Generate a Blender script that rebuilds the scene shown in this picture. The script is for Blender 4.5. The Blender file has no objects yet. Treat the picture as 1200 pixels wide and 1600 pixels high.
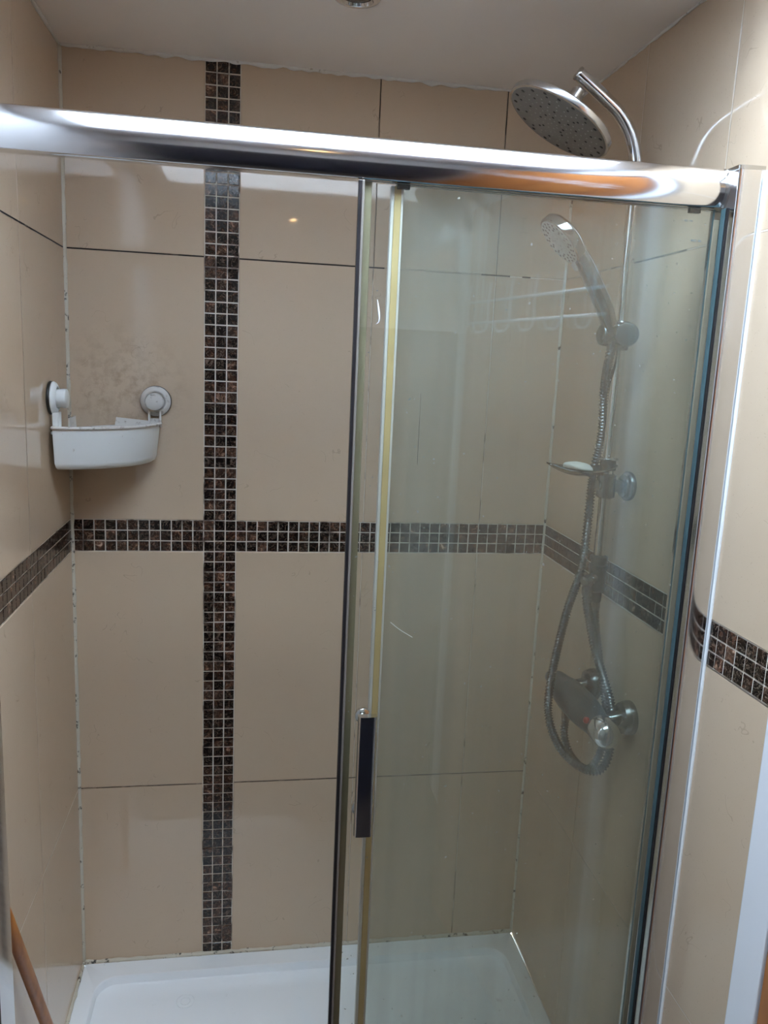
import bpy, bmesh, math, random
from mathutils import Vector, Matrix, noise
random.seed(7)
PI = math.pi
sc = bpy.context.scene
C = sc.collection

# ------------------------------------------------------------------ camera
cam_d = bpy.data.cameras.new('camera')
cam = bpy.data.objects.new('camera', cam_d); C.objects.link(cam)
r_ = Vector((0.98647038, -0.1577894, 0.0444825)); u_ = Vector((-0.01428375, 0.18757789, 0.98214587)); f_ = Vector((0.16331614, 0.96949319, -0.18278621))
m = Matrix((r_, u_, -f_)).transposed().to_4x4(); m.translation = Vector((0.4073, -1.8831, 1.5370))
cam.matrix_world = m
cam_d.sensor_fit = 'HORIZONTAL'; cam_d.sensor_width = 36; cam_d.lens = 36 * 1248.8 / 1200
cam_d.clip_start = .01
sc.camera = cam

# ------------------------------------------------------------------ light and exposure
sc.view_settings.view_transform = 'Standard'; sc.view_settings.look = 'None'
sc.view_settings.gamma = 1; sc.view_settings.use_curve_mapping = False
sc.view_settings.exposure = 0.9
w = bpy.data.worlds.new('sky'); sc.world = w; w.use_nodes = True
bg = w.node_tree.nodes['Background']; bg.inputs[0].default_value = (.70, .85, 1, 1); bg.inputs[1].default_value = 21
SKY_X = (.09, 1.06); SKY_Y = (-1.30, -.80); SKY_TOP = 2.60
pl = bpy.data.lights.new('skylight_portal', 'AREA'); pl.shape = 'RECTANGLE'; pl.size = SKY_X[1]-SKY_X[0]; pl.size_y = SKY_Y[1]-SKY_Y[0]
pl.cycles.is_portal = True
po = bpy.data.objects.new('skylight_portal', pl); C.objects.link(po)
po.location = ((SKY_X[0]+SKY_X[1])/2, (SKY_Y[0]+SKY_Y[1])/2, SKY_TOP + .03)
sc.cycles.max_bounces = 10; sc.cycles.diffuse_bounces = 6; sc.cycles.glossy_bounces = 5
sc.cycles.transparent_max_bounces = 24; sc.cycles.sample_clamp_indirect = 8
sc.cycles.caustics_reflective = False

W = 1.1377; H = 2.155
Z1, Z2, Z3 = .4838, 1.0802, 1.7511
BAND = .075
XS = (.2962, .3712); XB, XC = .6747, .9659
FAR = -2.45; ENC = -.70

# ------------------------------------------------------------------ materials
class N:
    def __init__(s, name):
        s.m = bpy.data.materials.new(name); s.m.use_nodes = True; s.t = s.m.node_tree
        s.n = s.t.nodes; s.l = s.t.links; s.p = s.n['Principled BSDF']; s.out = s.n['Material Output']
    def add(s, ty, **k):
        n = s.n.new(ty)
        for a, b in k.items(): setattr(n, a, b)
        return n
    def link(s, a, b): s.l.new(a, b)
    def co(s): return s.add('ShaderNodeTexCoord').outputs['Object']
    def noise(s, vec, scale, detail=4, rough=.5, dist=0):
        n = s.add('ShaderNodeTexNoise'); n.inputs['Scale'].default_value = scale; n.inputs['Detail'].default_value = detail
        n.inputs['Roughness'].default_value = rough; n.inputs['Distortion'].default_value = dist
        s.link(vec, n.inputs['Vector']); return n.outputs['Fac']
    def ramp(s, fac, stops):
        n = s.add('ShaderNodeValToRGB'); e = n.color_ramp.elements
        while len(e) < len(stops): e.new(.5)
        for i, (p, c) in enumerate(stops):
            e[i].position = p; e[i].color = c if len(c) == 4 else (*c, 1)
        s.link(fac, n.inputs[0]); return n.outputs[0]
    def mix(s, fac, a, b, mode='MIX'):
        n = s.add('ShaderNodeMix', data_type='RGBA', blend_type=mode)
        for inp, v in ((n.inputs[0], fac), (n.inputs[6], a), (n.inputs[7], b)):
            if hasattr(v, 'is_linked') or hasattr(v, 'node'): s.link(v, inp)
            else: inp.default_value = v if not isinstance(v, tuple) or len(v) == 4 else (*v, 1)
        return n.outputs[2]
    def math(s, op, a, b=0, c=0):
        n = s.add('ShaderNodeMath', operation=op)
        for i, v in enumerate((a, b, c)):
            if hasattr(v, 'node'): s.link(v, n.inputs[i])
            else: n.inputs[i].default_value = v
        return n.outputs[0]
    def bump(s, h, strength, dist=.001):
        n = s.add('ShaderNodeBump'); n.inputs['Strength'].default_value = strength; n.inputs['Distance'].default_value = dist
        s.link(h, n.inputs['Height']); s.link(n.outputs[0], s.p.inputs['Normal'])
    def set(s, **k):
        for a, v in k.items():
            i = s.p.inputs[a.replace('_', ' ')]
            if hasattr(v, 'node'): s.link(v, i)
            else: i.default_value = v if not isinstance(v, tuple) or len(v) == 4 else (*v, 1)
        return s.m

def simple(name, col, rough=.4, metal=0, var=.08, scale=30, bump=0, spec=.5):
    k = N(name); v = k.co(); f = k.noise(v, scale)
    c = k.mix(f, tuple(x*(1-var) for x in col), tuple(min(1, x*(1+var)) for x in col))
    rr = k.math('ADD', k.math('MULTIPLY', f, .12), max(0, rough-.06))
    if bump: k.bump(f, bump)
    k.p.inputs['Specular IOR Level'].default_value = spec
    return k.set(Base_Color=c, Roughness=rr, Metallic=metal)

def mat_tile():
    k = N('beige_tile'); v = k.co()
    at = k.add('ShaderNodeAttribute', attribute_name='rnd').outputs['Fac']
    f1 = k.noise(v, 3, 5, .6); f2 = k.noise(v, 45, 4, .6); f3 = k.noise(v, 260, 2)
    base = k.mix(f1, (.57, .435, .308), (.62, .48, .348))
    base = k.mix(k.math('MULTIPLY', f2, .35), base, (.64, .505, .375))
    base = k.mix(k.math('MULTIPLY', at, .18), base, (.47, .37, .275))
    # sparse hair-like darker veins of the stone-look print
    w1 = k.noise(v, 16, 2, .5, .6); vein = k.math('COMPARE', w1, .5, .0045)
    gate = k.math('GREATER_THAN', k.noise(v, 14, 2), .60)
    base = k.mix(k.math('MULTIPLY', k.math('MULTIPLY', vein, gate), .33), base, (.30, .22, .15))
    base = k.mix(k.math('MULTIPLY', k.math('GREATER_THAN', f3, .70), .35), base, (.36, .27, .19))
    # soap-scum stain on the tiles around the corner caddy
    ds_ = k.add('ShaderNodeVectorMath', operation='DISTANCE'); k.link(v, ds_.inputs[0]); ds_.inputs[1].default_value = (.12, 0, 1.45)
    near = k.add('ShaderNodeMapRange'); k.link(ds_.outputs['Value'], near.inputs[0]); near.inputs[1].default_value = .17; near.inputs[2].default_value = .04
    blot = k.add('ShaderNodeMapRange'); k.link(k.noise(v, 30, 5, .65), blot.inputs[0]); blot.inputs[1].default_value = .45; blot.inputs[2].default_value = .65
    base = k.mix(k.math('MULTIPLY', k.math('MULTIPLY', near.outputs[0], blot.outputs[0]), .5), base, (.26, .17, .10))
    k.p.inputs['Specular IOR Level'].default_value = .62
    return k.set(Base_Color=base, Roughness=k.math('ADD', k.math('MULTIPLY', f2, .04), .02))

def mat_mosaic():
    k = N('brown_marble_mosaic'); v = k.co()
    at = k.add('ShaderNodeAttribute', attribute_name='rnd').outputs['Fac']
    off = k.add('ShaderNodeVectorMath', operation='ADD'); k.link(v, off.inputs[0])
    cx = k.add('ShaderNodeCombineXYZ')
    for i in range(3): k.link(k.math('MULTIPLY', at, 37.0 + 11*i), cx.inputs[i])
    k.link(cx.outputs[0], off.inputs[1]); vv = off.outputs[0]
    f = k.noise(vv, 60, 5, .65, 1.2)
    base = k.ramp(f, [(.3, (.008, .005, .004)), (.5, (.020, .012, .009)), (.60, (.060, .032, .020)), (.70, (.26, .20, .16))])
    tone = k.ramp(at, [(0, (.35, .33, .35)), (.45, (.9, .82, .78)), (.75, (1.7, 1.3, 1.1)), (1, (3.0, 2.7, 2.5))])
    base = k.mix(1.0, base, tone, 'MULTIPLY')
    w1 = k.noise(vv, 38, 3, .6, 2.5); vein = k.math('COMPARE', w1, .5, .012)
    base = k.mix(k.math('MULTIPLY', vein, .55), base, (.32, .24, .18))
    return k.set(Base_Color=base, Roughness=.16)

def mat_dirty(name, clean, dirt, scale, thr, rough=.6, soft=.04):
    k = N(name); v = k.co(); f = k.noise(v, scale, 5, .65)
    mask = k.add('ShaderNodeMapRange'); k.link(f, mask.inputs[0]); mask.inputs[1].default_value = thr-soft; mask.inputs[2].default_value = thr+soft
    c = k.mix(mask.outputs[0], clean, dirt)
    return k.set(Base_Color=c, Roughness=rough)

def mat_wood(name, a, b, axis_scale=(30, 30, 2), rough=.35):
    k = N(name); mp = k.add('ShaderNodeMapping'); k.link(k.co(), mp.inputs[0]); mp.inputs['Scale'].default_value = axis_scale
    f = k.noise(mp.outputs[0], 1.2, 6, .6, .6)
    return k.set(Base_Color=k.ramp(f, [(.3, a), (.7, b)]), Roughness=rough)

def mat_chrome(name, col=(.80, .81, .82), rough=.06, dull=(.45, .46, .47), dullness=.25, scale=40, lime=0.0):
    k = N(name); v = k.co(); f = k.noise(v, scale, 5, .65)
    c = k.mix(k.math('MULTIPLY', f, dullness), col, dull)
    met = 1.0
    if lime:
        mk = k.add('ShaderNodeMapRange'); k.link(k.noise(v, 70, 6, .7), mk.inputs[0]); mk.inputs[1].default_value = .42; mk.inputs[2].default_value = .62
        g = k.math('MULTIPLY', mk.outputs[0], lime)
        c = k.mix(g, c, (.42, .44, .44)); met = k.math('SUBTRACT', 1.0, k.math('MULTIPLY', g, .8))
        rr = k.math('ADD', k.math('MULTIPLY', g, .4), rough)
    else: rr = k.math('ADD', k.math('MULTIPLY', f, .06), rough)
    return k.set(Base_Color=c, Roughness=rr, Metallic=met)

def mat_glass(name, tint, h0, h1, hazecol, streak=.5, low=0.0, spots=True, rings=()):
    """clear pane, fresnel reflection, limescale film on its face (h0..h1 cover), heavier low down by 'low'"""
    k = N(name); v = k.co(); k.n.remove(k.p)
    tr = k.add('ShaderNodeBsdfTransparent'); tr.inputs[0].default_value = (*tint, 1)
    gl = k.add('ShaderNodeBsdfGlossy'); gl.inputs['Roughness'].default_value = .01
    lw = k.add('ShaderNodeLayerWeight'); lw.inputs[0].default_value = .5
    fr = k.math('ADD', k.math('MULTIPLY', k.math('POWER', lw.outputs['Facing'], 5.0), .9), .035)
    clear = k.add('ShaderNodeMixShader'); k.link(fr, clear.inputs[0]); k.link(tr.outputs[0], clear.inputs[1]); k.link(gl.outputs[0], clear.inputs[2])
    df = k.add('ShaderNodeBsdfDiffuse'); df.inputs[0].default_value = (*hazecol, 1)
    tl = k.add('ShaderNodeBsdfTranslucent'); tl.inputs[0].default_value = (*hazecol, 1)
    hz = k.add('ShaderNodeMixShader'); hz.inputs[0].default_value = .5; k.link(df.outputs[0], hz.inputs[1]); k.link(tl.outputs[0], hz.inputs[2])
    mp = k.add('ShaderNodeMapping'); k.link(v, mp.inputs[0]); mp.inputs['Scale'].default_value = (22, 22, .5)
    st = k.noise(mp.outputs[0], 1.0, 4, .55); cl = k.noise(v, 3.2, 5, .6)
    f = k.math('ADD', k.math('MULTIPLY', st, streak), k.math('MULTIPLY', cl, 1-streak))
    rg = k.add('ShaderNodeMapRange'); k.link(f, rg.inputs[0]); rg.inputs[1].default_value = .35; rg.inputs[2].default_value = .65
    rg.inputs[3].default_value = h0; rg.inputs[4].default_value = h1
    fac = rg.outputs[0]
    if low:
        sx = k.add('ShaderNodeSeparateXYZ'); k.link(v, sx.inputs[0])
        lr = k.add('ShaderNodeMapRange'); k.link(sx.outputs[2], lr.inputs[0]); lr.inputs[1].default_value = 1.3; lr.inputs[2].default_value = .2
        lr.inputs[3].default_value = 0; lr.inputs[4].default_value = low
        fac = k.math('ADD', fac, lr.outputs[0])
    for (rx, rz_, rr) in rings:
        dv_ = k.add('ShaderNodeVectorMath', operation='DISTANCE'); k.link(v, dv_.inputs[0]); dv_.inputs[1].default_value = (rx, -.693, rz_)
        band_ = k.math('COMPARE', dv_.outputs['Value'], rr, .003)
        fac = k.math('ADD', fac, k.math('MULTIPLY', band_, k.math('MULTIPLY', k.noise(v, 18, 2), .09)))
    if spots:
        sp = k.math('GREATER_THAN', k.noise(v, 150, 1, .5), .80)
        fac = k.math('MAXIMUM', fac, k.math('MULTIPLY', sp, .4))
    mx = k.add('ShaderNodeMixShader'); k.link(fac, mx.inputs[0]); k.link(clear.outputs[0], mx.inputs[1]); k.link(hz.outputs[0], mx.inputs[2])
    k.link(mx.outputs[0], k.out.inputs[0]); return k.m

M = dict(
    tile=mat_tile(), mosaic=mat_mosaic(),
    grout=mat_dirty('mosaic_grout', (.78, .71, .62), (.42, .35, .28), 12, .62, .7),
    grout_in=mat_dirty('shower_grout', (.66, .59, .50), (.16, .12, .10), 9, .56, .7),
    tile_grout=mat_dirty('tile_joint_grout', (.50, .41, .32), (.20, .14, .10), 14, .60, .7),
    cream_grout=mat_dirty('cream_joint_grout', (.66, .58, .48), (.40, .32, .25), 10, .68, .7),
    mould=mat_dirty('black_mould_grout', (.02, .015, .012), (.20, .15, .11), 16, .62, .8),
    brown_joint=mat_dirty('brown_joint_grout', (.09, .06, .04), (.30, .22, .16), 18, .55, .8),
    silicone=mat_dirty('mouldy_silicone', (.60, .55, .45), (.05, .04, .03), 55, .615, .45),
    white_silicone=simple('white_silicone', (.80, .82, .84), .35, 0, .04),
    ceiling=simple('ceiling_paint', (.88, .84, .81), .55, 0, .03, 6),
    filler=mat_dirty('ceiling_edge_filler', (.72, .70, .66), (.40, .34, .28), 40, .66),
    plaster=simple('white_plaster', (.78, .79, .80), .6, 0, .02, 8),
    pvc=simple('white_gloss_paint', (.80, .83, .88), .25, 0, .02, 6),
    acrylic=mat_dirty('white_acrylic', (.88, .91, .94), (.66, .66, .66), 26, .72, .22, .05),
    floor=simple('dark_floor_tile', (.045, .035, .032), .3, 0, .3, 5),
    white=mat_dirty('white_plastic', (.78, .80, .79), (.50, .47, .42), 60, .72, .32, .05),
    grubby=mat_dirty('grubby_white_plastic', (.66, .63, .59), (.36, .31, .26), 75, .62, .45, .06),
    rubber=simple('black_rubber', (.015, .014, .013), .35),
    chrome=mat_chrome('chrome'),
    rail=mat_chrome('polished_aluminium', (.83, .83, .84), .10, (.6, .6, .62), .3, 14),
    limed=mat_chrome('limescaled_chrome', (.27, .295, .305), .20, (.14, .15, .16), .5, 18),
    steel=mat_chrome('brushed_steel', (.62, .61, .59), .2, (.4, .4, .4), .4, 60),
    hose=mat_chrome('hose_metal', (.17, .185, .19), .22, (.09, .10, .105), .4, 30),
    plate=simple('grey_spray_plate', (.22, .21, .20), .38, .3, .1, 60),
    lplate=simple('pale_spray_plate', (.38, .355, .345), .55, 0, .1, 60),
    dark=simple('dark_nozzle', (.012, .011, .011), .5),
    lnoz=simple('light_nozzle', (.40, .39, .38), .35),
    wood=mat_wood('orange_brown_wood', (.30, .10, .015), (.52, .20, .04)),
    door=mat_wood('door_wood', (.26, .085, .022), (.48, .19, .06), (12, 12, .8)),
    edge=simple('green_glass_edge', (.055, .10, .11), .3, 0, .3, 12),
    black=simple('dark_trim', (.02, .018, .02), .25),
    red=simple('red_marker', (.42, .02, .03), .35),
    soap=simple('white_soap', (.82, .82, .78), .45),
    seal=simple('yellowed_seal', (.52, .40, .18), .4, 0, .15, 20),
    seal_o=simple('olive_seal', (.24, .21, .125), .4, 0, .15, 20),
    seal_w=simple('pale_seal', (.58, .57, .52), .3, 0, .1, 20),
    body=simple('limescale_crusted_metal', (.075, .09, .097), .42, .5, .4, 45),
    panel=simple('dark_stand_in', (.02, .02, .03), .4, 0, .3, 4),  # colour of the added board that darkens the rail's reflection
    greywall=simple('grey_wall_paint', (.43, .42, .42), .6, 0, .02, 8),
    matt=simple('matt_grey_rail', (.22, .22, .22), .6, 0, .1, 20),
    grip=mat_chrome('dark_chrome', (.34, .35, .36), .09, (.2, .2, .2), .3, 20),
    seal_r=simple('dim_olive_seal', (.17, .155, .11), .5, 0, .15, 20),
    dish=mat_chrome('smoky_dish', (.42, .46, .47), .12, (.15, .17, .18), .5, 60),
    strip=simple('grey_strip', (.20, .18, .16), .25, 0, .1, 20),
    print=simple('grey_print', (.16, .18, .17), .6),
)
M['glass_door'] = mat_glass('door_glass', (.965, .98, .97), .010, .03, (.72, .74, .70), .5, .0)
M['glass_fixed'] = mat_glass('fixed_glass', (.92, .95, .93), .065, .16, (.67, .72, .67), .6, .04, True, [(.685, .515, .032), (.655, .415, .030), (.75, .42, .034), (.64, .59, .03)])
k = N('lamp_glow'); M['lamp'] = k.set(Base_Color=(1, .8, .5), Emission_Color=(1, .62, .25), Emission_Strength=60.0)
k = N('lamp_off'); M['lamp_off'] = k.set(Base_Color=(.05, .05, .045), Roughness=.15)

# ------------------------------------------------------------------ mesh helpers
def add_box(bm, a, b, mi=0, bev=0, seg=2):
    vs = [bm.verts.new((x, y, z)) for x in (a[0], b[0]) for y in (a[1], b[1]) for z in (a[2], b[2])]
    fs = [bm.faces.new([vs[i] for i in q]) for q in ((0, 1, 3, 2), (4, 6, 7, 5), (0, 4, 5, 1), (2, 3, 7, 6), (0, 2, 6, 4), (1, 5, 7, 3))]
    for f in fs: f.material_index = mi
    if bev:
        es = list({e for f in fs for e in f.edges})
        r = bmesh.ops.bevel(bm, geom=es, offset=bev, segments=seg, affect='EDGES', profile=.5)
        for f in r['faces']: f.material_index = mi
    return fs

def frame(d):
    d = Vector(d).normalized(); a = Vector((0, 0, 1)) if abs(d.z) < .9 else Vector((1, 0, 0))
    x = a.cross(d).normalized(); return x, d.cross(x), d

def add_lathe(bm, base, axis, prof, seg=32, mi=0):
    """prof: list of (radius, height along axis) from bottom to top"""
    x, y, d = frame(axis); base = Vector(base); rings = []
    for r, h in prof:
        if r < 1e-6: rings.append([bm.verts.new(base + d*h)])
        else: rings.append([bm.verts.new(base + d*h + x*r*math.cos(2*PI*i/seg) + y*r*math.sin(2*PI*i/seg)) for i in range(seg)])
    for A, B in zip(rings, rings[1:]):
        for i in range(seg):
            j = (i+1) % seg
            q = [A[i % len(A)], A[j % len(A)], B[j % len(B)], B[i % len(B)]]
            q = list(dict.fromkeys(q))
            if len(q) > 2:
                f = bm.faces.new(q); f.material_index = mi; f.smooth = True

def add_cyl(bm, p, q, r, seg=24, mi=0, bev=.0015):
    p = Vector(p); q = Vector(q); L = (q-p).length
    bev = min(bev, r*.4, L*.4)
    add_lathe(bm, p, q-p, [(0, 0), (r-bev, 0), (r, bev), (r, L-bev), (r-bev, L), (0, L)], seg, mi)

def spline(pts, n):
    P = [Vector(p) for p in pts]; P = [2*P[0]-P[1]] + P + [2*P[-1]-P[-2]]
    segs = []; out = []
    for i in range(1, len(P)-2): segs.append((P[i-1], P[i], P[i+1], P[i+2], (P[i+1]-P[i]).length))
    for a, b, c, d, L in segs:
        kq = max(2, int(round(n * L / sum(s[4] for s in segs))))
        for j in range(kq):
            t = j/kq
            out.append(.5*((2*b) + (c-a)*t + (2*a-5*b+4*c-d)*t*t + (3*b-a-3*c+d)*t**3))
    out.append(P[-2]); return out

def add_tube(bm, pts, r, seg=16, mi=0, caps=True):
    P = [Vector(p) for p in pts]; n = len(P)
    rad = r if callable(r) else (lambda i: r)
    x, y, d = frame(P[1]-P[0]); rings = []
    for i in range(n):
        t = (P[min(i+1, n-1)] - P[max(i-1, 0)]).normalized()
        x = (x - t*x.dot(t)).normalized(); y = t.cross(x)
        rr = rad(i)
        rings.append([bm.verts.new(P[i] + x*rr*math.cos(2*PI*k/seg) + y*rr*math.sin(2*PI*k/seg)) for k in range(seg)])
    for A, B in zip(rings, rings[1:]):
        for i in range(seg):
            f = bm.faces.new((A[i], A[(i+1) % seg], B[(i+1) % seg], B[i])); f.smooth = True; f.material_index = mi
    if caps:
        for R_ in (rings[0], rings[-1]):
            f = bm.faces.new(R_); f.material_index = mi

def add_prism(bm, outline, axis_fn, a, b, mi=0, smooth=False):
    """outline: list of 2D points; axis_fn(u, v, t) -> 3D; extruded from t=a to t=b"""
    A = [bm.verts.new(axis_fn(u, v, a)) for u, v in outline]; B = [bm.verts.new(axis_fn(u, v, b)) for u, v in outline]
    n = len(A)
    for i in range(n):
        f = bm.faces.new((A[i], A[(i+1) % n], B[(i+1) % n], B[i])); f.material_index = mi; f.smooth = smooth
    for R_ in (A, B):
        f = bm.faces.new(R_); f.material_index = mi

ORIG = {}
def obj(name, bm, mats, parent=None, origin=None, smooth=None):
    if not isinstance(mats, (list, tuple)): mats = [mats]
    bmesh.ops.recalc_face_normals(bm, faces=bm.faces)
    o0 = Vector(origin) if origin is not None else (ORIG[parent.name] if parent else Vector((0, 0, 0)))
    if o0.length: bmesh.ops.translate(bm, verts=bm.verts, vec=-o0)
    me = bpy.data.meshes.new(name); bm.to_mesh(me); bm.free()
    for q in mats: me.materials.append(q)
    o = bpy.data.objects.new(name, me); C.objects.link(o)
    if smooth:
        me.shade_smooth(); me.set_sharp_from_angle(angle=math.radians(smooth))
    if parent:
        o.parent = parent; o.location = o0 - ORIG[parent.name]
    else: o.location = o0
    ORIG[o.name] = o0
    return o

def thing(name, label, cat, loc, group=None):
    o = bpy.data.objects.new(name, None); C.objects.link(o); o.location = loc; o.empty_display_size = .03
    ORIG[o.name] = Vector(loc); return tag(o, label, cat, group)
def tag(o, label, cat, group=None):
    o['label'] = label; o['category'] = cat
    if group: o['group'] = group
    return o
def struct(name, bm, mats, parent=None, smooth=None):
    o = obj(name, bm, mats, parent, smooth=smooth)
    if not parent: o['kind'] = 'structure'
    return o
def B(): return bmesh.new()

# ------------------------------------------------------------------ tiled walls
def tiled_wall(name, fn, length, rects, mosaics, strips, grout_m, extra=None, z0=-.02, z1=H):
    """fn(s, depth, z) -> world; rects: large tiles; mosaics: small tiles; strips: (s0,s1,z0,z1,slot) visible joints"""
    bm = B(); lay = bm.faces.layers.float.new('rnd')
    def quad(p, mi, rnd=0):
        f = bm.faces.new([bm.verts.new(q) for q in p]); f.material_index = mi; f[lay] = rnd; return f
    D = .0016
    s0, s1 = 0, length
    # body behind the tiles, 4 cm thick
    front = [(s0, D, z0), (s1, D, z0), (s1, D, z1), (s0, D, z1)]; back = [(a, .05, c) for a, b, c in front]
    quad([fn(*p) for p in front], 2); quad([fn(*p) for p in back], 2)
    for i in range(4):
        j = (i+1) % 4; quad([fn(*front[i]), fn(*front[j]), fn(*back[j]), fn(*back[i])], 2)
    def tile(a, b, c, d, mi, bev, lift=0.0):
        rnd = random.random()
        o = [(a, D, c), (b, D, c), (b, D, d), (a, D, d)]
        i_ = [(a+bev, lift, c+bev), (b-bev, lift, c+bev), (b-bev, lift, d-bev), (a+bev, lift, d-bev)]
        quad([fn(*p) for p in i_], mi, rnd)
        for q in range(4):
            r = (q+1) % 4; quad([fn(*o[q]), fn(*o[r]), fn(*i_[r]), fn(*i_[q])], mi, rnd)
    g = .0007
    for a, b, c, d in rects: tile(a+g, b-g, c+g, d-g, 0, .0012)
    for a, b, c, d in mosaics:
        j = [random.uniform(-.0003, .0003) for _ in range(4)]
        tile(a+.0012+j[0], b-.0012+j[1], c+.0012+j[2], d-.0012+j[3], 1, .0009, random.uniform(-.0002, .0004))
    for a, b, c, d, mi in strips:
        quad([fn(a, -.0002, c), fn(b, -.0002, c), fn(b, -.0002, d), fn(a, -.0002, d)], mi)
    o = struct(name, bm, [M['tile'], M['mosaic'], grout_m, M['mould'], M['brown_joint'], M['cream_grout'], M['tile_grout']])
    return o

def grid(a, b, c, d, p=.025):
    na = max(1, round((b-a)/p)); nc = max(1, round((d-c)/p)); out = []
    for i in range(na):
        for j in range(nc): out.append((a+(b-a)*i/na, a+(b-a)*(i+1)/na, c+(d-c)*j/nc, c+(d-c)*(j+1)/nc))
    return out
ROWS = [(-.02, Z1), (Z1, Z2), (Z2+BAND, Z3), (Z3, H)]
back_r = [(a, b, c, d) for a, b in ((0, XS[0]), (XS[1], XB), (XB, XC), (XC, W)) for c, d in ROWS]
back_m = grid(XS[0], XS[1], Z2+BAND, H) + grid(XS[0], XS[1], -.02, Z2) + grid(0, XS[0], Z2, Z2+BAND) + grid(XS[0], XS[1], Z2, Z2+BAND) + grid(XS[1], W, Z2, Z2+BAND)
hw = .0015
back_s = []
for a, b in ((.004, XS[0]-.001), (XS[1]+.001, .70), (.93, 1.0), (1.03, 1.05)): back_s.append((a, b, Z3-hw, Z3+hw, 3))
for a, b in ((.004, XS[0]-.001), (XS[1]+.001, W-.004)): back_s.append((a, b, Z1-.0011, Z1+.0011, 4))
back_s += [(XB-.0009, XB+.0009, 2.07, H, 3), (XC-.0009, XC+.0009, 2.06, H, 3), (XB-.0006, XB+.0006, Z3, 2.07, 4), (XC-.0006, XC+.0006, Z3, 2.06, 4),
           (.70, .93, Z3-.0008, Z3+.0008, 6), (.8, .8012, 1.3, 1.47, 4)]
tiled_wall('wall_back', lambda s, d, z: (s, d, z), W, back_r, back_m, back_s, M['grout_in'])

LEND = .765
left_r = [(a, b, c, d) for a, b in ((0, .342), (.342, .642), (.642, LEND)) for c, d in ROWS]
left_s = [(.004, LEND, Z3-hw, Z3+hw, 3), (.004, LEND, Z1-.0008, Z1+.0008, 5), (.3413, .3427, .3, H, 6), (.3414, .3426, Z2, 1.7, 5)]
wl = tiled_wall('wall_left', lambda s, d, z: (-d, -s, z), LEND, left_r, grid(0, LEND, Z2, Z2+BAND), left_s, M['grout_in'])
DOOR0, DOOR1, DOORH = -1.0, -1.78, 2.0
REND = 1.0
right_r = [(a, b, c, d) for a, b in ((0, .33), (.33, .642), (.642, .945), (.945, REND)) for c, d in ROWS]
right_s = [(.004, .69, Z3-.0012, Z3+.0012, 6), (.25, .55, Z3-.0013, Z3+.0013, 4), (.75, REND, Z3-.001, Z3+.001, 5), (.75, REND, Z1-.0012, Z1+.0012, 5), (.004, .69, Z1-.0008, Z1+.0008, 6),
           (.3293, .3307, 1.2, H, 5), (.6411, .6429, Z3, H, 5), (.75, REND, Z2-.0014, Z2+.0002, 5), (.004, REND, Z2-.0012, Z2+.0003, 5)]
tiled_wall('wall_right', lambda s, d, z: (W+d, -s, z), REND, right_r, grid(0, REND, Z2, Z2+BAND), right_s, M['grout'])

# room beyond the enclosure
bm = B(); add_box(bm, (-.05, FAR, -.14), (0, -LEND, H)); struct('wall_room_left', bm, M['greywall'])
bm = B(); add_box(bm, (-.05, FAR-.05, -.14), (W+.05, FAR, H)); struct('wall_far', bm, M['plaster'])
bm = B(); add_box(bm, (W, FAR, -.14), (W+.05, DOOR1, H)); add_box(bm, (W, DOOR1, DOORH), (W+.05, -REND, H)); struct('wall_room_right', bm, M['plaster'])
bm = B(); add_box(bm, (-.05, FAR-.05, -.19), (W+1.0, .05, -.14)); struct('floor', bm, M['floor'])
bm = B(); add_box(bm, (W+.95, FAR, -.14), (W+1.0, -.6, H)); add_box(bm, (W+.05, -.65, -.14), (W+.95, -.6, H)); add_box(bm, (W+.05, FAR-.05, -.14), (W+.95, FAR, H)); struct('wall_hall', bm, M['plaster'])
# ceiling with the opening of the skylight
bm = B()
def slab(x0, y0, x1, y1): add_box(bm, (x0, y0, H), (x1, y1, H+.06))
slab(-.05, SKY_Y[1], W+1.0, .05); slab(-.05, FAR-.05, W+1.0, SKY_Y[0]); slab(-.05, SKY_Y[0], SKY_X[0], SKY_Y[1]); slab(SKY_X[1], SKY_Y[0], W+1.0, SKY_Y[1])
struct('ceiling', bm, M['ceiling'])
bm = B(); t = .03
add_box(bm, (SKY_X[0]-t, SKY_Y[0]-t, H+.06), (SKY_X[1]+t, SKY_Y[0], SKY_TOP)); add_box(bm, (SKY_X[0]-t, SKY_Y[1], H+.06), (SKY_X[1]+t, SKY_Y[1]+t, SKY_TOP))
add_box(bm, (SKY_X[0]-t, SKY_Y[0], H+.06), (SKY_X[0], SKY_Y[1], SKY_TOP)); add_box(bm, (SKY_X[1], SKY_Y[0], H+.06), (SKY_X[1]+t, SKY_Y[1], SKY_TOP))
win = struct('window_1', bm, M['pvc'])
bm = B()
for a, b in (((SKY_X[0], SKY_Y[0]), (SKY_X[1], SKY_Y[0]+.03)), ((SKY_X[0], SKY_Y[1]-.03), (SKY_X[1], SKY_Y[1])), ((SKY_X[0], SKY_Y[0]+.03), (SKY_X[0]+.03, SKY_Y[1]-.03)), ((SKY_X[1]-.03, SKY_Y[0]+.03), (SKY_X[1], SKY_Y[1]-.03))):
    add_box(bm, (a[0], a[1], SKY_TOP-.03), (b[0], b[1], SKY_TOP))
struct('window_frame', bm, M['pvc'], win)
bm = B(); add_box(bm, (.002, FAR+.0005, -.138), (W-.002, FAR+.03, 1.66), 0, .003); struct('reflection_stand_in', bm, M['panel'])  # added unseen board: its dark reflection in the rail stands in for a person
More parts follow.
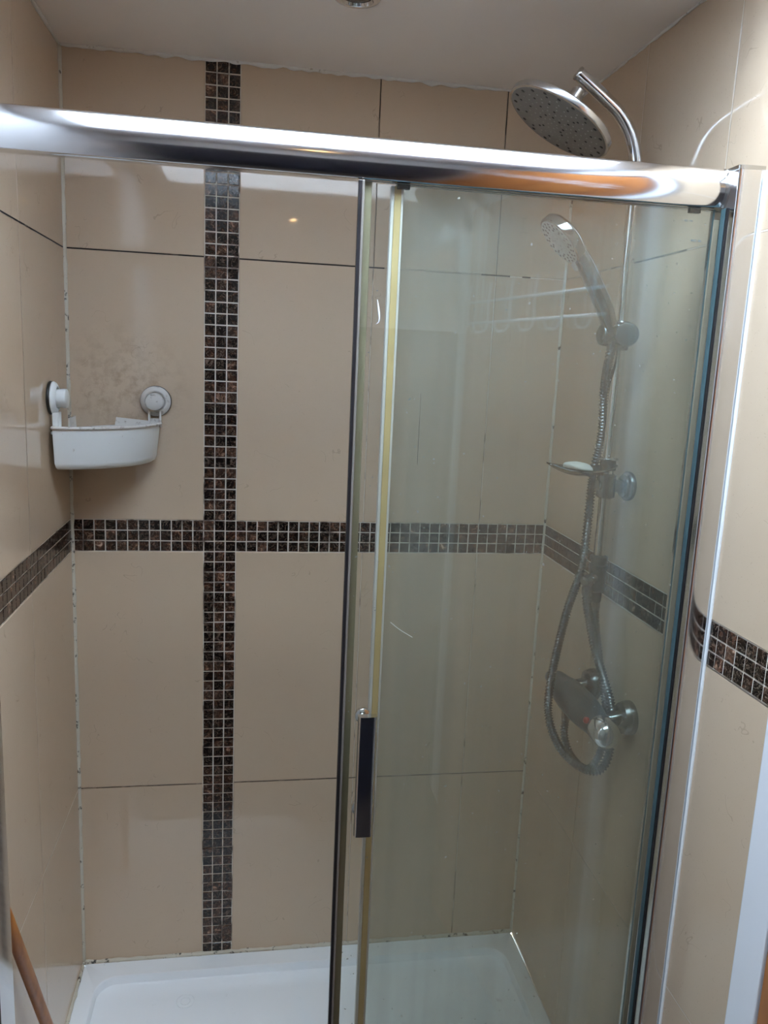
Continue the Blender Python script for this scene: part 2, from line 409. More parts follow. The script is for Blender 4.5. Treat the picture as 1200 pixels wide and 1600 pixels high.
# silicone beads and ceiling filler
def bead(name, pts, r, mat, jit=.0, n=120, seg=8):
    bm = B(); P = spline(pts, n)
    add_tube(bm, P, lambda i: r*(1+jit*noise.noise(P[i]*40)), seg)
    return struct(name, bm, mat)
bead('trim_1', [(.001, -.001, 0), (.001, -.001, 1.0), (.001, -.001, H)], .0055, M['silicone'], .5)
bead('trim_2', [(W-.001, -.001, 0), (W-.001, -.001, 1.0), (W-.001, -.001, H)], .0042, M['silicone'], .4)
bead('trim_3', [(.004, -.001, .002), (.5, -.001, .002), (W, -.001, .002)], .0055, M['silicone'], .7)
bead('trim_4', [(.0, -.002, H-.001), (.5, -.002, H-.001), (W, -.002, H-.001)], .005, M['filler'], 1.2, 160)
bead('trim_5', [(.001, -.004, H-.001), (.001, -.4, H-.001), (.001, -.765, H-.001)], .004, M['filler'], .9)
bead('trim_6', [(W-.001, -.004, H-.001), (W-.001, -.4, H-.001), (W-.001, -1.0, H-.001)], .003, M['filler'], .8)
bead('trim_7', [(.001, -.004, .002), (.001, -.4, .002), (.001, -.74, .002)], .005, M['silicone'], .6)

# door to the bathroom: white architrave, brown wooden leaf a little ajar
bm = B()
add_box(bm, (W-.016, DOOR0-.055+.055, -.14), (W+.0, DOOR0+.062, DOORH+.06), 0, .003)
add_box(bm, (W-.016, DOOR1-.06, -.14), (W, DOOR1, DOORH+.06), 0, .003)
add_box(bm, (W-.016, DOOR1, DOORH), (W, DOOR0, DOORH+.06), 0, .003)
add_box(bm, (W, DOOR0-.012, -.14), (W+.05, DOOR0, DOORH)); add_box(bm, (W, DOOR1, -.14), (W+.05, DOOR1+.012, DOORH))
d1 = struct('door_1', bm, M['pvc'])
ang = math.radians(10.6); dd = Vector((-math.sin(ang), -math.cos(ang), 0)); dn = Vector((-math.cos(ang), math.sin(ang), 0))
hinge = Vector((W-.004, DOOR0-.02, 0))
def dpt(s, n_, z): return hinge + dd*s + dn*n_ + Vector((0, 0, z))
def dbox(bm, s0, s1, n0, n1, z0, z1, mi=0):
    vs = [bm.verts.new(dpt(s, n_, z)) for s in (s0, s1) for n_ in (n0, n1) for z in (z0, z1)]
    for q in ((0, 1, 3, 2), (4, 6, 7, 5), (0, 4, 5, 1), (2, 3, 7, 6), (0, 2, 6, 4), (1, 5, 7, 3)): bm.faces.new([vs[i] for i in q]).material_index = mi
bm = B(); dbox(bm, 0, .72, -.02, .02, -.13, 1.95)
for z0, z1 in ((.0, .8), (.92, 1.85)):
    for s0, s1 in ((.09, .33), (.39, .63)): dbox(bm, s0, s1, .02, .026, z0, z1)
struct('door_leaf', bm, M['door'], d1)

# hook rack hung over the top of the door (seen mirrored in the glass)
rk = thing('hook_rack', 'thin chrome over-door hook rack mirrored in the glass pane by the shower rail', 'hook rack', dpt(.33, .03, 1.66))
for s in (.62, .655):
    bm = B(); dbox(bm, s-.008, s+.008, .0265, .029, 1.86, 1.953); dbox(bm, s-.008, s+.008, -.02, .029, 1.9515, 1.954)
    dbox(bm, s-.002, s+.002, .0265, .030, 1.64, 1.90); obj('strap', bm, M['seal_w'], rk)
for z in (1.705, 1.652):
    bm = B(); add_tube(bm, [dpt(.06, .035, z), dpt(.70, .035, z)], .0036, 8); obj('crossbar', bm, M['pvc'], rk)
for i in range(6):
    s = .10 + i*.115
    bm = B(); add_tube(bm, spline([dpt(s, .035, 1.75), dpt(s, .04, 1.70), dpt(s, .04, 1.645), dpt(s, .055, 1.625), dpt(s, .075, 1.63), dpt(s, .08, 1.65)], 20), .0030, 8)
    obj('hook', bm, M['pvc'], rk)

# ------------------------------------------------------------------ shower tray
def rrect(x0, y0, x1, y1, r, n=8):
    pts = []
    for cx, cy, a in ((x1-r, y1-r, 0), (x0+r, y1-r, PI/2), (x0+r, y0+r, PI), (x1-r, y0+r, 3*PI/2)):
        for i in range(n+1): pts.append((cx+r*math.cos(a+PI/2*i/n), cy+r*math.sin(a+PI/2*i/n)))
    return pts
bm = B(); loops = []
spec = [(.0025, -.765, W-.0025, -.0025, .004, -.139), (.0025, -.765, W-.0025, -.0025, .004, -.004), (.0065, -.761, W-.0065, -.0065, .006, 0),
        (.044, -.715, W-.044, -.054, .052, 0), (.0455, -.7135, W-.0455, -.0555, .051, -.0015), (.049, -.710, W-.049, -.059, .048, -.020), (.053, -.706, W-.053, -.063, .046, -.0225), (.10, -.66, W-.10, -.11, .03, -.0268)]
for x0, y0, x1, y1, r, z in spec: loops.append([bm.verts.new((x, y, z)) for x, y in rrect(x0, y0, x1, y1, r)])
for A, Bq in zip(loops, loops[1:]):
    n = len(A)
    for i in range(n): bm.faces.new((A[i], A[(i+1) % n], Bq[(i+1) % n], Bq[i])).smooth = True
bm.faces.new(loops[-1]); bm.faces.new(loops[0])
tray = obj('shower_tray', bm, M['acrylic'], origin=(0, 0, 0), smooth=35)
tag(tray, 'white acrylic shower tray with stepped rim below the tiled walls', 'shower tray')
bm = B(); add_lathe(bm, (.264, -.125, -.0268), (0, 0, 1), [(.0225, 0), (.0225, .0005), (.0215, .0008), (.0205, .0005), (.0205, 0)], 40); add_lathe(bm, (.264, -.125, -.0268), (0, 0, 1), [(.0125, 0), (.0125, .0005), (.0115, .0007), (.0105, .0005), (.0105, 0)], 30)
obj('moulded_ring', bm, M['acrylic'], tray)

# ------------------------------------------------------------------ enclosure frame with fixed panel
en = thing('shower_enclosure', 'polished metal shower screen frame with hazy fixed glass panel at right', 'shower screen', (W/2, ENC, 0))
ry, rz, rh, AR = -.712, 1.8155, .0275, math.radians(34)
RR = rh/math.sin(AR)
prof = [(-.690, rz-rh)] + [(ry-.0015, rz-rh)] + [(ry - RR*(math.cos(a)-math.cos(AR)) - .003, rz + (rh-.001)*math.sin(a)/math.sin(AR)) for a in [AR*(-1 + 2*i/28) for i in range(29)]] + [(ry-.0015, rz+rh)] + [(-.690, rz+rh)]
bm = B(); add_prism(bm, prof, lambda u, v, t: (t, u, v), .006, 1.0975)
obj('top_rail', bm, M['rail'], en, smooth=40)
bm = B(); prof2 = [(u if u > -.70 else u-.001, rz+(v-rz)*1.03) for u, v in prof]
add_prism(bm, prof2, lambda u, v, t: (t, u, v), 1.0945, 1.0985); obj('rail_end_cap', bm, M['steel'], en, smooth=40)
# wall profiles: curved cover outside, channel inside
def wall_profile(side):
    s = 1 if side == 'right' else -1; x0 = W-.0008 if s == 1 else .0008
    wd = .0385; yf = -.7495
    pts = [(x0, -.682), (x0-s*wd, -.682), (x0-s*wd, yf+.004)]
    # front: small radius at the free edge, then a nearly flat, slightly bowed face to the wall
    for i in range(1, 8):
        a = math.radians(62)*i/7
        pts.append((x0-s*(wd-.0030*(1-math.cos(a))/(1-math.cos(math.radians(62)))*.9), yf+.004-.0025*math.sin(a)/math.sin(math.radians(62))))
    xa = pts[-1][0]; ya = pts[-1][1]
    for i in range(1, 15):
        t = i/14; pts.append((xa+(x0-xa)*t, ya+(yf-.0015-ya)*(1-(1-t)**2.6)))
    bm = B(); add_prism(bm, pts, lambda u, v, t: (u, v, t), .0, 1.837)
    o = obj('wall_profile', bm, M['rail'], en, smooth=50)
    bm = B(); add_prism(bm, [(x0+(u-x0)*1.04, -.70+(v+.70)*1.02) for u, v in pts], lambda u, v, t: (u, v, t), 1.837, 1.8425)
    obj('profile_cap', bm, M['steel'], en)
wall_profile('right'); wall_profile('left')
bm = B(); add_box(bm, (1.0952, -.727, .03), (1.0968, -.716, 1.786), 0, .0006); obj('glass_channel', bm, M['edge'], en)
bm = B(); add_box(bm, (1.0968, -.732, .03), (1.0988, -.716, 1.786), 0, .0006); obj('gasket', bm, M['black'], en)
bm = B(); add_box(bm, (.0395, -.728, 0), (1.0985, -.684, .028), 0, .006); obj('bottom_rail', bm, M['matt'], en)
# fixed pane: broad faces glass, narrow faces green edge
def pane(name, x0, x1, y0, y1, z0, z1, mat, parent):
    bm = B(); fs = add_box(bm, (x0, y0, z0), (x1, y1, z1))
    for i, f in enumerate(fs):
        n = f.calc_center_median(); f.material_index = 0 if (abs(n.y-y0) < 1e-6 or abs(n.y-y1) < 1e-6) else 1
    return obj(name, bm, [mat, M['edge']], parent)
pane('fixed_glass', .604, 1.0985, -.696, -.690, .029, 1.787, M['glass_fixed'], en)
bm = B(); add_box(bm, (.5965, -.699, .029), (.6012, -.688, 1.785), 0, .001); obj('edge_seal_lip', bm, M['seal_w'], en)
bm = B(); add_box(bm, (.6012, -.6995, .029), (.6112, -.6965, 1.785), 0, .001); o = obj('edge_seal', bm, M['seal'], en); o['label'] = 'yellowed vertical seal on the fixed glass edge'
bm = B(); add_box(bm, (.6112, -.6992, .029), (.6145, -.6965, 1.785), 0, .0008); obj('edge_seal_rim', bm, M['seal_w'], en)
# silicone line where the profile meets the wall
bead('trim_8', [(W-.001, -.7535, 0), (W-.001, -.7535, .9), (W-.001, -.7535, 1.836)], .0032, M['white_silicone'], .1)

# sliding door
sd = thing('sliding_glass_door', 'clear sliding glass door with chrome handle, pushed open to the right under the rail', 'shower door', (.82, -.712, .03))
pane('door_glass', .5535, 1.0865, -.715, -.709, .032, 1.786, M['glass_door'], sd)
bm = B(); add_box(bm, (.5475, -.7170, .032), (.5525, -.7075, 1.786), 0, .001); obj('edge_strip', bm, M['black'], sd)
bm = B(); add_box(bm, (.5525, -.7168, .032), (.5562, -.7075, 1.786), 0, .001); obj('magnet_strip', bm, M['strip'], sd)
bm = B(); add_box(bm, (.5565, -.7085, .032), (.5675, -.705, 1.786), 0, .001); o = obj('door_seal', bm, M['seal_o'], sd); o['label'] = 'olive yellowed seal strip behind the leading edge'
bm = B(); add_box(bm, (1.0845, -.7185, .032), (1.0935, -.7155, 1.77), 0, .001); obj('door_seal', bm, M['seal_r'], sd)
for x in (.604, 1.05):
    bm = B(); add_box(bm, (x, -.7075, 1.780), (x+.018, -.700, 1.7872), 0, .001); obj('roller_bracket', bm, M['black'], sd)
# handle
hx0, hx1, hz0, hz1 = .5745, .6035, .797, 1.000
pr = [(hx0, -.733), (hx1, -.733)] + [(.589+.0145*math.cos(a), -.7385-.0065*min(1, math.sin(a)/.55)-.0012*math.sin(a)) for a in [PI*i/20 for i in range(21)]]
bm = B(); add_prism(bm, pr, lambda u, v, t: (u, v, t), hz0, hz1)
hd = obj('handle', bm, M['chrome'], sd, smooth=30); hd['label'] = 'chrome bar handle'
for z in (.985, .825):
    bm = B(); add_cyl(bm, (.584, -.7155, z), (.584, -.7335, z), .006, 20); obj('handle_post', bm, M['chrome'], hd)
    bm = B(); add_lathe(bm, (.586, -.7085, z), (0, 1, 0), [(0, 0), (.012, 0), (.0125, .001), (.0125, .004), (.009, .0045), (.009, .006), (.011, .0065), (.0115, .0085), (.008, .010), (0, .0102)], 24)
    obj('handle_knob', bm, M['chrome'], hd)
# tiny printed marks on the pane
def marks(bm, x, z, pattern, hgt, step, gap=.0004):
    for ch in pattern:
        if ch == '#': add_box(bm, (x, -.7156, z), (x+step*.75, -.7151, z+hgt))
        elif ch == '|': add_box(bm, (x, -.7156, z), (x+step*.25, -.7151, z+hgt))
        elif ch == 'o':
            add_box(bm, (x, -.7156, z), (x+step*.75, -.7151, z+hgt*.3)); add_box(bm, (x, -.7156, z+hgt*.7), (x+step*.75, -.7151, z+hgt))
        elif ch == '.': add_box(bm, (x, -.7156, z), (x+step*.4, -.7151, z+hgt*.35))
        x += step
bm = B(); marks(bm, 1.035, 1.7655, '| #oo-ooo', .0021, .0019); marks(bm, 1.0525, 1.7375, '##oo ##.', .0027, .0023)
o = obj('printed_mark', bm, M['print'], sd)

bm = B(); add_tube(bm, spline([(.5805, -.7155, 1.626), (.583, -.7155, 1.612), (.5845, -.7155, 1.600), (.583, -.7155, 1.594), (.5795, -.7155, 1.592)], 16), lambda i: .0003+.0012*math.sin(PI*min(1, i/15)), 6)
obj('paint_smear', bm, M['pvc'], sd)
bm = B(); add_tube(bm, spline([(.622, -.7153, 1.143), (.637, -.7153, 1.131), (.658, -.7153, 1.118)], 12), .0004, 5); obj('scratch', bm, M['seal_w'], sd)

# ------------------------------------------------------------------ corner caddy
cd = thing('corner_caddy', 'white plastic corner caddy on two suction cups in the back left corner', 'shower caddy', (.1, -.1, 1.293))
def quarter(r, off, cr=.02, n=28):
    """closed outline of a quarter-disc tucked in the corner"""
    P = []
    a0 = math.asin(off/r)*1.0
    for i in range(n+1):
        a = a0 + (PI/2-2*a0)*i/n; P.append((r*math.cos(a), -r*math.sin(a)))
    # round the two tips and the inner corner
    tipA = P[-1]; tipB = P[0]
    out = list(P) + [(off*.8+.001, -r*math.cos(a0)+.012)]
    for i in range(6):
        a = PI/2*i/5; out.append((off+cr-cr*math.cos(a), -(off+cr)+cr*math.sin(a)))
    out += [(r*math.cos(a0)-.012, -off*.8-.001)]
    return out
def dropc(x, y): return .020*max(0, 1-(x-y)/.19)
bm = B(); rings = []
for r, off, z in ((.170, .022, 1.2935), (.182, .016, 1.2945), (.189, .014, 1.299), (.1925, .0125, 1.308), (.2005, .0115, 1.380), (.1975, .0145, 1.380), (.1895, .0155, 1.309), (.184, .018, 1.3005), (.165, .024, 1.2975)):
    rings.append([bm.verts.new((x, y, z-dropc(x, y))) for x, y in quarter(r, off)])
for A, Bq in zip(rings, rings[1:]):
    n = len(A)
    for i in range(n): bm.faces.new((A[i], A[(i+1) % n], Bq[(i+1) % n], Bq[i])).smooth = True
bm.faces.new(rings[0]); bm.faces.new(rings[-1])
obj('basket', bm, M['white'], cd, smooth=50)
bm = B(); q = quarter(.2015, .0115, n=40); P = [Vector((x, y, 1.3805-dropc(x, y))) for x, y in q]; P.append(P[0]); add_tube(bm, P, .0032, 10, caps=False)
obj('rim', bm, M['grubby'], cd)
bm = B()
def plate(bm, pts, th):
    A = [bm.verts.new(p) for p in pts]; Bq = [bm.verts.new(Vector(p)+Vector(th)) for p in pts]; n = len(A)
    for i in range(n): bm.faces.new((A[i], A[(i+1) % n], Bq[(i+1) % n], Bq[i]))
    bm.faces.new(A); bm.faces.new(Bq)
plate(bm, [(.098, -.024, 1.34), (.185, -.024, 1.34), (.178, -.022, 1.3865), (.106, -.022, 1.3925)], (0, .003, 0)); obj('back_plate', bm, M['grubby'], cd)
bm = B(); plate(bm, [(.022, -.10, 1.34), (.022, -.03, 1.34), (.020, -.035, 1.394), (.020, -.09, 1.392)], (.003, 0, 0)); obj('back_plate', bm, M['grubby'], cd)
def cup(c, ax, armdir, mat):
    c = Vector(c); ax = Vector(ax)
    bm = B(); add_lathe(bm, c + ax*.0006, ax, [(0, 0), (.0335, 0), (.0345, .002), (.033, .006), (0, .0065)], 36); p = obj('suction_cup', bm, M['rubber'], cd)
    bm = B(); add_lathe(bm, c + ax*.0065, ax, [(0, 0), (.033, 0), (.0335, .002), (.031, .006), (.0245, .010), (.0222, .0095), (.0205, .003), (0, .003)], 36); obj('cup_cover', bm, mat, p, smooth=40)
    bm = B(); add_lathe(bm, c + ax*.0095, ax, [(.0175, 0), (.0180, .008), (.0195, .018), (.0192, .0235), (.0175, .0248), (0, .0248)], 32); obj('dial', bm, mat, p, smooth=40)
cup((.190, 0, 1.430), (0, -1, 0), None, M['grubby']); cup((0, -.162, 1.438), (1, 0, 0), None, M['white'])
bm = B()
for dx in (-.012, .012): add_box(bm, (.189+dx-.0022, -.022, 1.372), (.189+dx+.0022, -.010, 1.408), 0, .001)
add_box(bm, (.178, -.012, 1.374), (.200, -.010, 1.392), 0, .0008); obj('hanger_arm', bm, M['grubby'], cd)
bm = B()
add_box(bm, (.007, -.176, 1.372), (.0115, -.150, 1.412), 0, .001)
for dy in (-.012, .012): add_box(bm, (.007, -.163+dy-.0022, 1.368), (.019, -.163+dy+.0022, 1.41), 0, .001)
add_box(bm, (.003, -.178, 1.365), (.024, -.148, 1.371), 0, .0015); obj('hanger_arm', bm, M['white'], cd)

# ------------------------------------------------------------------ riser with overhead shower
RX, RY = 1.087, -.433
rs = thing('shower_riser', 'chrome riser pipe on the right wall with large round overhead shower head', 'shower column', (RX, RY, 1.09))
arm = spline([(RX, RY, 1.15), (RX, RY, 1.4), (RX, RY, 1.7), (RX, RY, 1.86), (RX-.001, RY, 1.90), (1.081, RY, 1.930), (1.067, RY, 1.965), (1.045, RY, 1.993), (1.018, RY, 2.014), (.991, RY, 2.0325), (.962, RY, 2.0515)], 150)
bm = B(); add_tube(bm, arm, .0115, 24); obj('riser_pipe', bm, M['chrome'], rs, smooth=50)
HC = Vector((.9325, -.432, 1.9666)); HN = Vector((-.487, .045, -.872)).normalized()
bm = B(); e = Vector((.962, RY, 2.0515)); ed = (e-Vector((.991, RY, 2.0325))).normalized()
add_lathe(bm, e - ed*.002, ed, [(.0122, 0), (.0122, .004), (.010, .0055), (0, .0055)], 24); obj('arm_end_cap', bm, M['steel'], rs)
bm = B(); top = HC - HN*.073
add_lathe(bm, HC - HN*.0155, -HN, [(0, 0), (.013, 0), (.013, .010), (.0095, .013), (.0095, .026), (.0115, .027), (.0115, .050), (.008, .0515), (0, .0515)], 24); obj('head_neck', bm, M['steel'], rs, smooth=40)
bm = B(); add_lathe(bm, HC, -HN, [(.0965, 0), (.1, .0010), (.101, .003), (.101, .0105), (.099, .013), (.06, .0155), (.02, .018), (0, .018)], 72); sh = obj('shower_head', bm, M['steel'], rs, smooth=35)
sh['label'] = 'large round brushed metal overhead shower head'
hx, hy, _ = frame(HN)
def nozzles(bm, c, nrm, x, y, rings, size, dark_every):
    k_ = 0
    for r, n, ph in rings:
        for i in range(n):
            a = 2*PI*i/n + ph; p = c + (x*math.cos(a) + y*math.sin(a))*r
            mi = 1 if (i*7 + int(r*1000)) % dark_every == 0 else 2
            s = size*(1.25 if mi == 1 else .8)
            add_lathe(bm, p - nrm*.0005, nrm, [(s, 0), (s*.85, .0012), (0, .0014)], 8, mi)
bm = B(); add_lathe(bm, HC + HN*.0002, -HN, [(0, 0), (.0955, 0), (.0963, .0006), (.0963, .003)], 72)
nozzles(bm, HC, HN, hx, hy, [(.088, 20, 0)], .0032, 1)
nozzles(bm, HC, HN, hx, hy, [(.078, 24, .1), (.068, 24, .05), (.058, 24, .12), (.047, 16, 0), (.037, 16, .15), (.027, 12, 0), (.017, 8, .2), (.008, 4, 0)], .0022, 4)
obj('spray_plate', bm, [M['plate'], M['dark'], M['lnoz']], sh)
# slider with clamp knob
bm = B(); add_lathe(bm, (1.038, -.447, 1.607), (1, 0, 0), [(0, 0), (.012, 0), (.0185, .004), (.0205, .012), (.0205, .052), (.018, .060), (0, .062)], 32)
add_lathe(bm, (RX, RY, 1.580), (0, 0, 1), [(.0125, 0), (.0165, .002), (.0165, .052), (.0125, .054)], 24); sl = obj('slider', bm, M['limed'], rs, smooth=40)
bm = B(); add_lathe(bm, (1.0835, -.466, 1.6085), (-.35, -1, 0), [(0, 0), (.017, 0), (.0205, .003), (.0215, .009), (.0205, .0115), (.0185, .0122), (0, .0125)], 36); obj('clamp_knob', bm, M['limed'], sl, smooth=40)
bm = B(); add_lathe(bm, (1.0585, -.4555, 1.612), (-.45, 0, .9), [(.0145, -.006), (.0155, .0), (.0150, .010), (.0135, .0105)], 24); obj('handset_cradle', bm, M['limed'], sl, smooth=40)
# wall bracket
bm = B(); add_cyl(bm, (RX-.019, RY, 1.322), (1.126, RY, 1.322), .0125, 28); add_lathe(bm, (RX, RY, 1.298), (0, 0, 1), [(.013, 0), (.018, .003), (.018, .045), (.013, .048)], 28); br = obj('wall_bracket', bm, M['limed'], rs, smooth=40)
bm = B(); add_lathe(bm, (W-.0005, RY, 1.322), (-1, 0, 0), [(0, 0), (.0275, 0), (.0285, .002), (.0285, .008), (.026, .011), (.022, .013), (.0215, .017), (.0135, .018)], 36); obj('rosette', bm, M['limed'], br, smooth=40)
# diverter at the foot
bm = B(); add_lathe(bm, (RX, RY, 1.088), (0, 0, 1), [(0, 0), (.0105, 0), (.012, .004), (.012, .020), (.0165, .024), (.0165, .068), (.0185, .069), (.0185, .076), (.015, .078), (.015, .086), (.0175, .087), (.0175, .093), (.0125, .096)], 28)
dv = obj('diverter', bm, M['body'], rs, smooth=40)
bm = B(); add_lathe(bm, (RX-.008, RY-.004, 1.140), (-.75, -.35, -.35), [(0, 0), (.0115, 0), (.0115, .014), (.0135, .016), (.0135, .026), (.010, .029), (0, .029)], 24); obj('diverter_outlet', bm, M['limed'], dv, smooth=40)
# soap dish clipped on the pipe
bm = B(); nU, nV = 28, 12; g_ = []
for lay_ in (0, 1):
    G = []
    for i in range(nU+1):
        u = -1+2*i/nU; row = []
        hw_ = .040*(1-abs(u)**2.2)**.75 if abs(u) < 1 else 0.0
        for j in range(nV+1):
            v = -1+2*j/nV
            x = 1.030+.073*u; y = -.443+hw_*v
            z = 1.343 + .024*u*u*(1 if u < 0 else .9) + .014*v*v*(1-u*u) - .0018*lay_
            row.append(bm.verts.new((x, y, z)))
        G.append(row)
    g_.append(G)
for G in g_:
    for i in range(nU):
        for j in range(nV): bm.faces.new((G[i][j], G[i+1][j], G[i+1][j+1], G[i][j+1])).smooth = True
bmesh.ops.remove_doubles(bm, verts=bm.verts, dist=.00001)
for j in (0, nV):
    for i in range(1, nU-1):
        try: bm.faces.new((g_[0][i][j], g_[0][i+1][j], g_[1][i+1][j], g_[1][i][j]))
        except Exception: pass
add_lathe(bm, (RX, RY, 1.352), (0, 0, 1), [(.0120, 0), (.0155, .001), (.0155, .020), (.0185, .0215), (.0185, .024), (.0120, .0245)], 28)
ds = obj('soap_dish', bm, M['dish'], rs); ds['label'] = 'smoky leaf-shaped soap dish clipped to the pipe'
# soap on the dish
bm = B(); bmesh.ops.create_uvsphere(bm, u_segments=24, v_segments=12, radius=1)
for v in bm.verts:
    k_ = 1+.12*noise.noise(v.co*1.7)
    v.co = Vector((1.022+v.co.x*.030*k_, -.447+v.co.y*.022*k_, 1.3585+v.co.z*.0105*k_+.004*v.co.x*-1))
so = obj('soap_bar', bm, M['soap'], origin=(1.022, -.447, 1.352), smooth=60); tag(so, 'worn white sliver of soap lying on the leaf-shaped soap dish', 'soap')

# ------------------------------------------------------------------ hand shower
hs = thing('hand_shower', 'chrome hand shower with pale round spray face held in the riser slider', 'hand shower', (1.054, -.4557, 1.60))
SC = Vector((.9427, -.4557, 1.763)); SN = Vector((-.722, .025, -.691)).normalized()
hp_ = spline([(1.0625, -.4557, 1.604), (1.054, -.4557, 1.622), (1.041, -.4557, 1.652), (1.023, -.4557, 1.684), (1.004, -.4557, 1.716), (.990, -.4557, 1.738), (.974, -.4557, 1.756)], 40)
nn = len(hp_)
bm = B(); add_tube(bm, hp_, lambda i: .0105+.0035*min(1, i/(nn*.25))+.002*math.sin(PI*i/nn), 20); obj('handle', bm, M['grip'], hs, smooth=50)
bm = B(); add_lathe(bm, SC + SN*.0, -SN, [(.046, 0), (.0495, .0015), (.0505, .005), (.050, .016), (.046, .021), (.034, .0265), (.016, .030), (0, .031)], 56); obj('head', bm, M['grip'], hs, smooth=35)
bm = B(); x3, y3, _ = frame(SN)
add_lathe(bm, SC + SN*.0004, -SN, [(0, -.002), (.020, -.002), (.0225, -.0012), (.024, 0), (.0455, 0), (.0462, .001), (.0462, .003)], 56)
nozzles(bm, SC, SN, x3, y3, [(.0405, 20, 0), (.034, 16, .1), (.028, 12, 0)], .0021, 1); nozzles(bm, SC+SN*.002, SN, x3, y3, [(.014, 10, 0), (.007, 6, 0)], .001, 3)
obj('spray_face', bm, [M['lplate'], M['dark'], M['lnoz']], hs)
dwn = (Vector((0, 0, -1)) - SN*Vector((0, 0, -1)).dot(SN)).normalized()
bm = B(); add_tube(bm, [SC + dwn*.044 + SN*.003, SC + dwn*.054 + SN*.004, SC + dwn*.060 + SN*.004], lambda i: (.004, .004, .0025)[i], 10); obj('spray_selector', bm, M['lplate'], hs, smooth=60)

# ------------------------------------------------------------------ hoses
def hose(name, pts, r, label, pitch=.0062, fit=.012):
    P = spline(pts, 60); L = sum((b-a).length for a, b in zip(P, P[1:])); n = int(L/pitch*4)
    P = spline(pts, n)
    t = thing(name, label, 'shower hose', P[0])
    bm = B(); add_tube(bm, P, lambda i: r*(1.0+.16*(1 if (i % 4) in (1, 2) else -1)), 12); obj('flexible_pipe', bm, M['hose'], t)
    for p, q in ((P[0], P[8]), (P[-1], P[-9])):
        d_ = (q-p).normalized(); bm = B(); add_lathe(bm, p, d_, [(0, 0), (r*1.3, 0), (r*1.35, .002), (r*1.35, .012), (r*1.1, .018), (0, .0185)], 18); obj('end_nut', bm, M['limed'], t, smooth=40)
hose('shower_hose', [(1.064, -.4557, 1.597), (1.062, -.447, 1.56), (1.074, -.413, 1.50), (1.080, -.407, 1.42), (1.070, -.407, 1.335), (1.060, -.418, 1.165), (1.042, -.402, 1.05), (1.026, -.392, .905), (1.023, -.405, .83), (1.032, -.450, .787), (1.053, -.503, .771), (1.080, -.532, .775), (1.103, -.524, .80), (1.116, -.499, .85), (1.117, -.487, .89),
                     (1.104, -.470, .94), (1.085, -.456, 1.0), (1.070, -.451, 1.06), (1.062, -.449, 1.095), (1.062, -.446, 1.121)], .0078,
     'longest ribbed metal hose, hanging from the hand shower and looping under the mixer')
hose('shower_hose', [(RX, RY, 1.090), (RX+.006, -.433, 1.04), (1.108, -.442, .95), (1.117, -.461, .89), (1.117, -.467, .84), (1.104, -.488, .79), (1.084, -.478, .748), (1.070, -.425, .752), (1.066, -.393, .785), (1.069, -.388, .832)], .0075,
     'shorter ribbed metal hose joining the mixer underside to the foot of the riser pipe')

# ------------------------------------------------------------------ mixer
mx = thing('shower_mixer', 'limescaled chrome bar mixer with red marker on the right wall', 'shower mixer', (1.07, -.43, .872))
MXX, MZ = 1.070, .872
bm = B(); add_lathe(bm, (MXX, -.315, MZ), (0, -1, 0), [(0, 0), (.020, 0), (.0235, .004), (.026, .03), (.0315, .06), (.034, .09), (.034, .14), (.031, .18), (.027, .21), (.0245, .230), (0, .231)], 36)
add_lathe(bm, (1.069, -.388, .833), (0, 0, 1), [(0, 0), (.0105, 0), (.0115, .002), (.0115, .02)], 20)
bd = obj('mixer_body', bm, M['body'], mx, smooth=50)
bm = B(); add_lathe(bm, (MXX, -.5465, MZ), (0, -1, 0), [(0, 0), (.0265, 0), (.0275, .003), (.0275, .026), (.0255, .036), (.019, .045), (.010, .049), (0, .050)], 32); kb = obj('flow_knob', bm, M['chrome'], mx, smooth=40); kb['label'] = 'shiny rounded near knob of the mixer'
bm = B(); add_lathe(bm, (MXX, -.3135, MZ), (0, 1, 0), [(0, 0), (.0150, 0), (.0165, .003), (.0165, .022), (.013, .028), (0, .029)], 28); obj('temperature_knob', bm, M['body'], mx, smooth=40)
bm = B(); add_lathe(bm, (MXX-.0225, -.535, MZ+.010), (-.9, -.35, .4), [(.0062, -.002), (.0062, .0055), (.005, .0065), (0, .0068)], 18); obj('red_marker', bm, M['red'], mx)
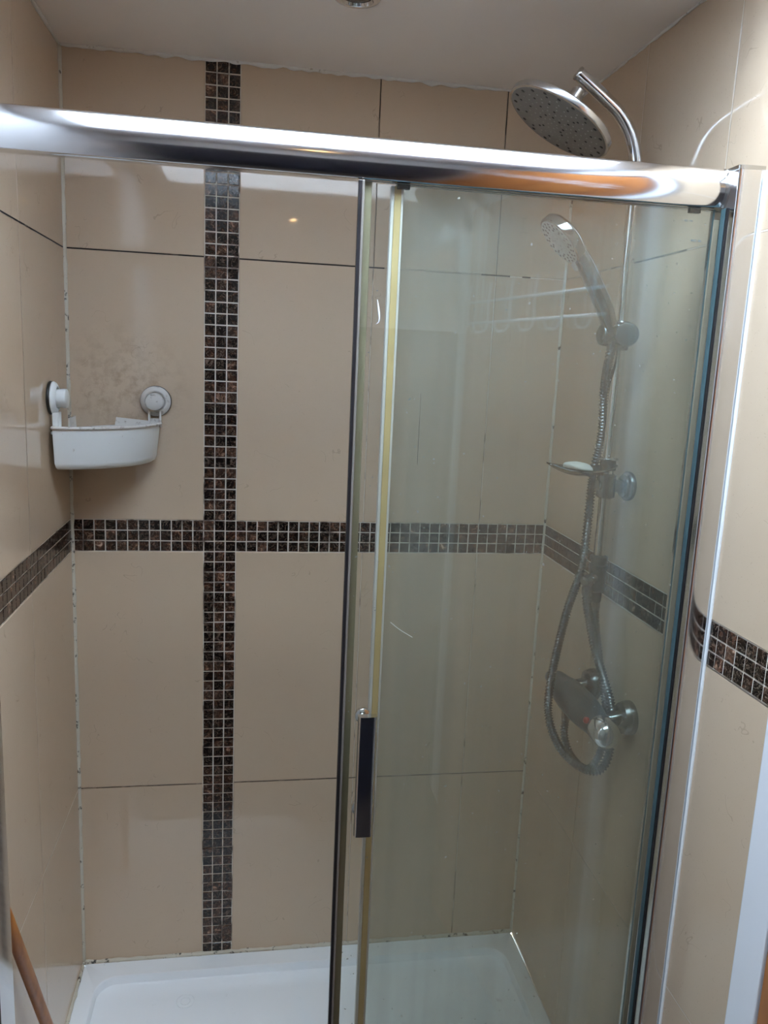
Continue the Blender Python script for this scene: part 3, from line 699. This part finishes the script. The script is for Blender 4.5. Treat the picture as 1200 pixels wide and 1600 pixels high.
for y in (-.367, -.532):
    bm = B(); add_lathe(bm, (W-.0005, y, .884), (-1, 0, 0), [(0, 0), (.0325, 0), (.0335, .002), (.0325, .012), (.029, .021), (.018, .0225), (.016, .0225)], 40); rr_ = obj('rosette', bm, M['limed'], mx, smooth=40)
    bm = B(); add_tube(bm, [(1.1175, y, .884), (1.100, y, .881), (1.085, y+(.006 if y < -.5 else -.004), .875)], .0145, 24); obj('inlet_pipe', bm, M['limed'], rr_, smooth=40)

# ------------------------------------------------------------------ ceiling downlights
def downlight(x, y, lit, label):
    t = thing('ceiling_downlight', label, 'ceiling light', (x, y, H))
    bm = B(); add_lathe(bm, (x, y, H-.0005), (0, 0, -1), [(.041, 0), (.0415, .0015), (.040, .004), (.034, .0055), (.030, .004), (.028, -.0), (.0275, -.0002)], 40); obj('trim_ring', bm, M['chrome'], t, smooth=60)
    bm = B(); add_lathe(bm, (x, y, H-.0008), (0, 0, -1), [(0, .0012), (.014, .001), (.0265, .0002)] if not lit else [(0, .0012), (.012, .001), (.015, .0002)], 32); obj('lamp', bm, M['lamp'] if lit else M['lamp_off'], t, smooth=60)
    if lit:
        l = bpy.data.lights.new('lamp_light', 'SPOT'); l.energy = 5; l.color = (1, .72, .42); l.spot_size = math.radians(110); l.spot_blend = .6; l.shadow_soft_size = .025
        lo = bpy.data.objects.new('lamp_light', l); C.objects.link(lo); lo.parent = t; lo.location = (0, 0, -.02)
downlight(.574, -.378, False, 'round chrome ceiling downlight, unlit, directly above the shower')
downlight(.573, -1.925, True, 'lit warm ceiling downlight mirrored as a small glow in the back wall tiles')

# ------------------------------------------------------------------ wooden stick in the lower left corner
a = Vector((.0135, -.632, .628)); b = Vector((.048, -.37, 0.001)); v1 = Vector((.0145, -.612, .58)); 
bm = B(); add_tube(bm, [b, b.lerp(a, .25), b.lerp(a, .5), b.lerp(a, .8), b.lerp(a, .985), a], lambda i: (.0105, .0105, .0108, .0108, .0105, .007)[i], 20)
ws = obj('wooden_stick', bm, M['wood'], origin=b, smooth=50); tag(ws, 'round orange-brown wooden stick leaning in the lower left corner of the shower', 'stick')
